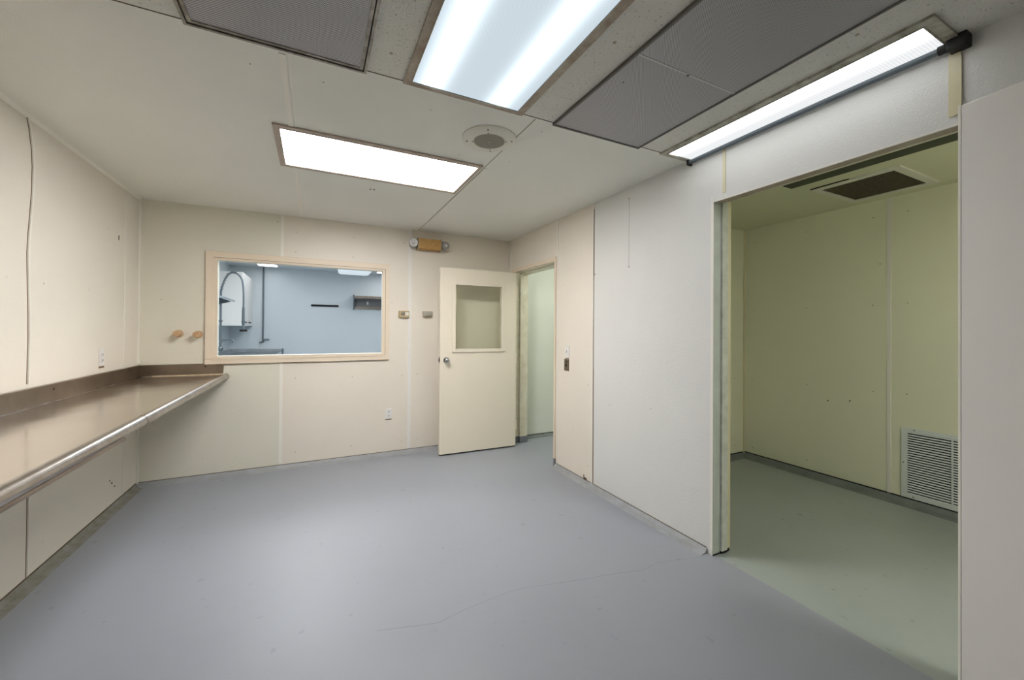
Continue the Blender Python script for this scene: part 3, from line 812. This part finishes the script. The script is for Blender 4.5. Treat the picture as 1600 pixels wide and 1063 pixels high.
GY0, GY1, GZ0, GZ1 = 0.66, 1.434, 0.054, 0.589
gr = thing('wall_grille', 'large louvred return air grille low on the alcove wall', 'vent grille', (XA, (GY0+GY1)/2, GZ0))
fr = MB()
for (y0, y1, z0, z1) in ((GY0, GY1, GZ0, GZ0+0.030), (GY0, GY1, GZ1-0.028, GZ1), (GY0, GY0+0.034, GZ0+0.030, GZ1-0.028), (GY1-0.034, GY1, GZ0+0.030, GZ1-0.028)):
    fr.box(XA-0.010, XA, y0, y1, z0, z1)
part('grille_frame', fr, M_GRILLE, gr)
part('grille_backing', MB().box(XA-0.0015, XA, GY0+0.03, GY1-0.03, GZ0+0.02, GZ1-0.02), M_DARK, gr)
NS = 26
for i in range(NS):
    z = GZ0+0.036 + i*(GZ1-GZ0-0.070)/(NS-1)
    s_ = MB().prism([(XA-0.011, z-0.003), (XA-0.0095, z-0.0052), (XA-0.002, z+0.0015), (XA-0.003, z+0.0042)], 'y', GY0+0.034, GY1-0.034)
    part('louvre', s_, M_GRILLE, gr)
part('mullion', MB().box(XA-0.012, XA-0.002, 1.154, 1.162, GZ0+0.03, GZ1-0.028), M_GRILLE, gr)
part('mullion', MB().box(XA-0.012, XA-0.002, 0.915, 0.923, GZ0+0.03, GZ1-0.028), M_GRILLE, gr)
for (yy, zz) in ((1.36, GZ1-0.012), (1.423, 0.32), (1.365, GZ0+0.014), (0.9, GZ1-0.012), (0.9, GZ0+0.014)):
    part('screw_head', MB().sphere((XA-0.010, yy, zz), 0.0045, .5, 1, 1, 8), M_SCREWD, gr)

# ------------------------------------------------------------------ corridor light
fixture('corridor_light', 'ceiling light of the corridor beyond the doorway', 2.55, 3.75, 3.25, 3.55, (.02, .02, .02, .02), M_OFFW, M_CORRL)

fixture('alcove_fill_light', 'added fill light on the ceiling at the unseen near end of the alcove', 2.45, 2.75, -0.55, 0.05, (.02, .02, .02, .02), M_OFFW, M_ALC_FILL)  # added lamp, out of view, that brightens the otherwise too dark alcove

# ------------------------------------------------------------------ washing room behind the window
fixture('wash_room_light', 'slim recessed washing room ceiling light, seen at the window\'s upper left', -0.89, -0.57, 6.8, 8.02, (.02, .02, .02, .02), M_OFFW, M_WASHD)
fixture('wash_room_light', 'recessed ceiling light in the washing room, just inside behind the window', -0.35, 0.25, 5.0, 6.2, (.02, .02, .02, .02), M_OFFW, M_WASHL)
fixture('wash_room_light', 'bright washing room ceiling light, seen at the window\'s upper right corner', 1.02, 1.62, 6.75, 7.97, (.02, .02, .02, .02), M_OFFW, M_WASHD)
wr = thing('wrap_light', 'pale blue surface-mounted ceiling light near the right end of the window', 'ceiling light', (0.62, 7.2, 2.285))
part('light_housing', MB().box(0.36, 0.86, 6.5, 7.62, 2.37, H), M_OFFW, wr)
part('wrap_lens', MB().prism([(0.345, 2.37), (0.36, 2.30), (0.39, 2.285), (0.83, 2.285), (0.86, 2.30), (0.875, 2.37)], 'y', 6.5, 7.62), M_WRAPL, wr)

hx0, hx1, hy0, hz0, hz1 = XL+0.005, -0.985, 7.22, 1.372, 2.175
wh = thing('wall_cabinet', 'white boxy wall-hung unit in the far left corner of the washing room', 'cabinet', ((hx0+hx1)/2, 7.7, hz0))
part('cabinet_body', MB().box(hx0, hx1, hy0, YW-0.003, hz0, hz1, 0.012), M_WHITE, wh)
part('cabinet_bottom_rim', MB().box(hx0+.01, hx1-.004, hy0-.004, YW-0.01, hz0-0.012, hz0+0.004), M_GRILLE, wh)
for ya in (7.36, 7.80):
    part('vent_slot', MB().box(hx1-0.001, hx1+0.004, ya, ya+0.25, hz0+0.033, hz0+0.053), M_BLACK, wh)

sk = thing('steel_sink', 'long stainless steel wash sink along the washing room wall, seen through the window bottom', 'sink', (-0.9, 7.1, 0.0))
mb = MB()
mb.box(XL+0.004, -0.515, 5.8, 5.83, 0.55, 0.90).box(-0.545, -0.515, 5.8, YW-0.02, 0.55, 0.90).box(XL+0.004, -1.26, 5.8, YW-0.02, 0.55, 0.90)
mb.box(XL+0.004, -0.515, YW-0.05, YW-0.004, 0.55, 0.90).box(XL+0.004, -0.515, 5.8, YW-0.02, 0.55, 0.565)
mb.box(-1.26, -0.545, 7.0, 7.04, 0.55, 0.89)
part('basin', mb, M_STEELC, sk)
part('rear_splash', MB().box(XL+0.004, -0.515, YW-0.05, YW-0.004, 0.89, 0.965, 0.004).box(XL+0.004, XL+0.04, 5.8, YW-0.02, 0.89, 0.965, 0.004), M_STEELC, sk)
part('splash_end', MB().box(-0.522, -0.505, YW-0.30, YW-0.004, 0.86, 0.967), M_PIPE, sk)
part('rim', MB().cyl((-0.53, 5.8, 0.905), (-0.53, YW-0.03, 0.905), 0.016), M_STEELC, sk, True)
for lx, ly in ((-1.24, 5.85), (-0.56, 5.85), (-1.24, 8.1), (-0.56, 8.1)):
    part('leg', MB().cyl((lx, ly, 0.0), (lx, ly, 0.56), 0.02), M_STEELC, sk, True)

# pre-rinse spray faucet on the sink
px_, py_ = -1.143, 6.55
fc = thing('spray_faucet', 'tall spring-neck spray faucet rising from the sink at the left of the window', 'faucet', (px_, py_, 0.98))
part('faucet_base', MB().cyl((XL+0.03, py_, 1.045), (px_, py_, 1.045), 0.016).sphere((px_, py_, 1.045), 0.034, 1, 1, 1.1, 14)
     .cyl((px_, py_-0.09, 1.045), (px_, py_+0.09, 1.045), 0.016), M_PIPE, fc, True)
part('riser', MB().cyl((px_, py_, 1.04), (px_, py_, 1.80), 0.013, n=12).cyl((px_-0.03, py_, 1.42), (px_+0.02, py_, 1.42), 0.014, n=12), M_PIPE, fc, True)
part('swing_spout', MB().tube([(px_+0.01, py_, 1.13), (px_+0.02, py_, 1.155), (px_+0.09, py_, 1.165), (px_+0.125, py_, 1.165), (px_+0.138, py_, 1.155), (px_+0.143, py_, 1.12)], 0.010, 10),
     M_PIPE, fc, True)
arc = [(px_-.005, 1.80), (px_+.02, 1.89), (px_+.06, 1.985), (px_+.11, 2.055), (px_+.17, 2.085), (px_+.235, 2.075), (px_+.29, 2.04), (px_+.33, 1.985), (px_+.345, 1.90),
       (px_+.352, 1.80), (px_+.354, 1.70), (px_+.352, 1.60)]
arc = [(px_ + (x-px_)*0.725, z) for x, z in arc]
part('spray_hose', MB().tube([(x, py_, z) for x, z in arc], 0.011, 10), M_PIPE, fc, True)
# spring coils round the rising half of the hose
sm = []
for i in range(5*12+1):
    u = i/12
    k = int(min(u, 4.999)); f_ = u-k
    x = arc[k][0]*(1-f_)+arc[k+1][0]*f_; z = arc[k][1]*(1-f_)+arc[k+1][1]*f_
    d = Vector((arc[k+1][0]-arc[k][0], 0, arc[k+1][1]-arc[k][1])).normalized()
    nrm = Vector((-d.z, 0, d.x))
    a = i*2*math.pi/5
    sm.append(Vector((x, py_, z)) + nrm*0.021*math.cos(a) + Vector((0, 1, 0))*0.021*math.sin(a))
part('spring', MB().tube(sm, 0.0022, 5), M_PIPE, fc, True)
part('spray_handle', MB().cyl((px_+.255, py_, 1.61), (px_+.255, py_, 1.42), 0.016, 0.019).cyl((px_+.255, py_, 1.42), (px_+.256, py_, 1.36), 0.024, 0.014)
     .cyl((px_+.256, py_, 1.36), (px_+.257, py_, 1.31), 0.012, 0.018), M_PIPE, fc, True)
part('spray_head', MB().cyl((px_+.257, py_, 1.275), (px_+.257, py_, 1.305), 0.045, n=20), M_BLACK, fc, True)

# sloping wall shelf on the left wall of the washing room (near the faucet)
sh = thing('drying_shelf', 'grey steel wall shelf seen end-on at the left edge of the window', 'shelf', (XL, 5.55, 1.50))
mb = MB().prism([(XL+0.003, 1.80), (XL+0.003, 1.79), (-0.89, 1.640), (-0.885, 1.665), (-0.90, 1.668)], 'y', 5.2, 5.9)
part('shelf_plate', mb, M_STEELC, sh)
part('shelf_bracket', MB().prism([(XL+0.003, 1.79), (XL+0.003, 1.45), (-1.02, 1.62), (-0.92, 1.648)], 'y', 5.88, 5.892), M_PIPE, sh)
part('shelf_bracket', MB().prism([(XL+0.003, 1.79), (XL+0.003, 1.45), (-1.02, 1.62), (-0.92, 1.648)], 'y', 5.22, 5.232), M_PIPE, sh)

# pipe with valves on the far wall of the washing room
vp = thing('water_pipe', 'thin grey water pipe with small valves running down the washing room far wall', 'pipe', (-0.825, YW, 0.97))
part('pipe_run', MB().cyl((-0.825, YW-0.03, 1.08), (-0.825, YW-0.03, H), 0.013, n=12), M_PIPE, vp, True)
part('valve', MB().cyl((-0.825, YW-0.03, 1.125), (-0.73, YW-0.03, 1.125), 0.012), M_PIPE, vp, True)
part('valve', MB().cyl((-0.825, YW-0.03, 1.075), (-0.88, YW-0.03, 1.075), 0.013).sphere((-0.825, YW-0.03, 1.09), 0.022, n=10), M_PIPE, vp, True)
part('drain_tail', MB().cyl((-0.825, YW-0.03, 1.08), (-0.862, YW-0.03, 0.97), 0.010), M_GRILLE, vp, True)

part_b = tag(build('black_rail', MB().box(-0.072, 0.397, YW-0.018, YW, 1.738, 1.772, 0.003), mat('matte_black_rail', (6, 6, 8), 0.9, spec=0.2)), 'short black magnetic rail on the far wall of the washing room', 'wall rail')

ws = thing('wall_shelf', 'stainless steel wall shelf on the washing room far wall, at the window\'s right edge', 'shelf', (1.3, YW, 1.70))
part('shelf_top', MB().box(0.66, 2.05, YW-0.30, YW-0.002, 1.930, 1.945).box(0.66, 2.05, YW-0.302, YW-0.296, 1.898, 1.945), M_STEELD, ws)
part('back_panel', MB().box(0.69, 2.05, YW-0.012, YW-0.002, 1.71, 1.93), mat('grey_steel_back', (128, 128, 130), 0.45, metal=0.5), ws)
part('lower_rail', MB().box(0.69, 2.05, YW-0.040, YW-0.010, 1.712, 1.758), M_STEELD, ws)
part('end_bracket', MB().prism([(YW-0.30, 1.945), (YW-0.002, 1.99), (YW-0.002, 1.69), (YW-0.05, 1.69)], 'x', 0.655, 0.668), M_PIPE, ws)
part('white_patch', MB().box(0.905, 0.935, YW-0.0145, YW-0.0115, 1.80, 1.86), M_WHITE, ws)  # small white patch on the back panel
part('bracket_hole', MB().cyl((0.70, YW-0.0145, 1.87), (0.70, YW-0.011, 1.87), 0.014), M_BLACK, ws)

for o in bpy.data.objects:
    if '_loc' in o.keys():
        del o['_loc']
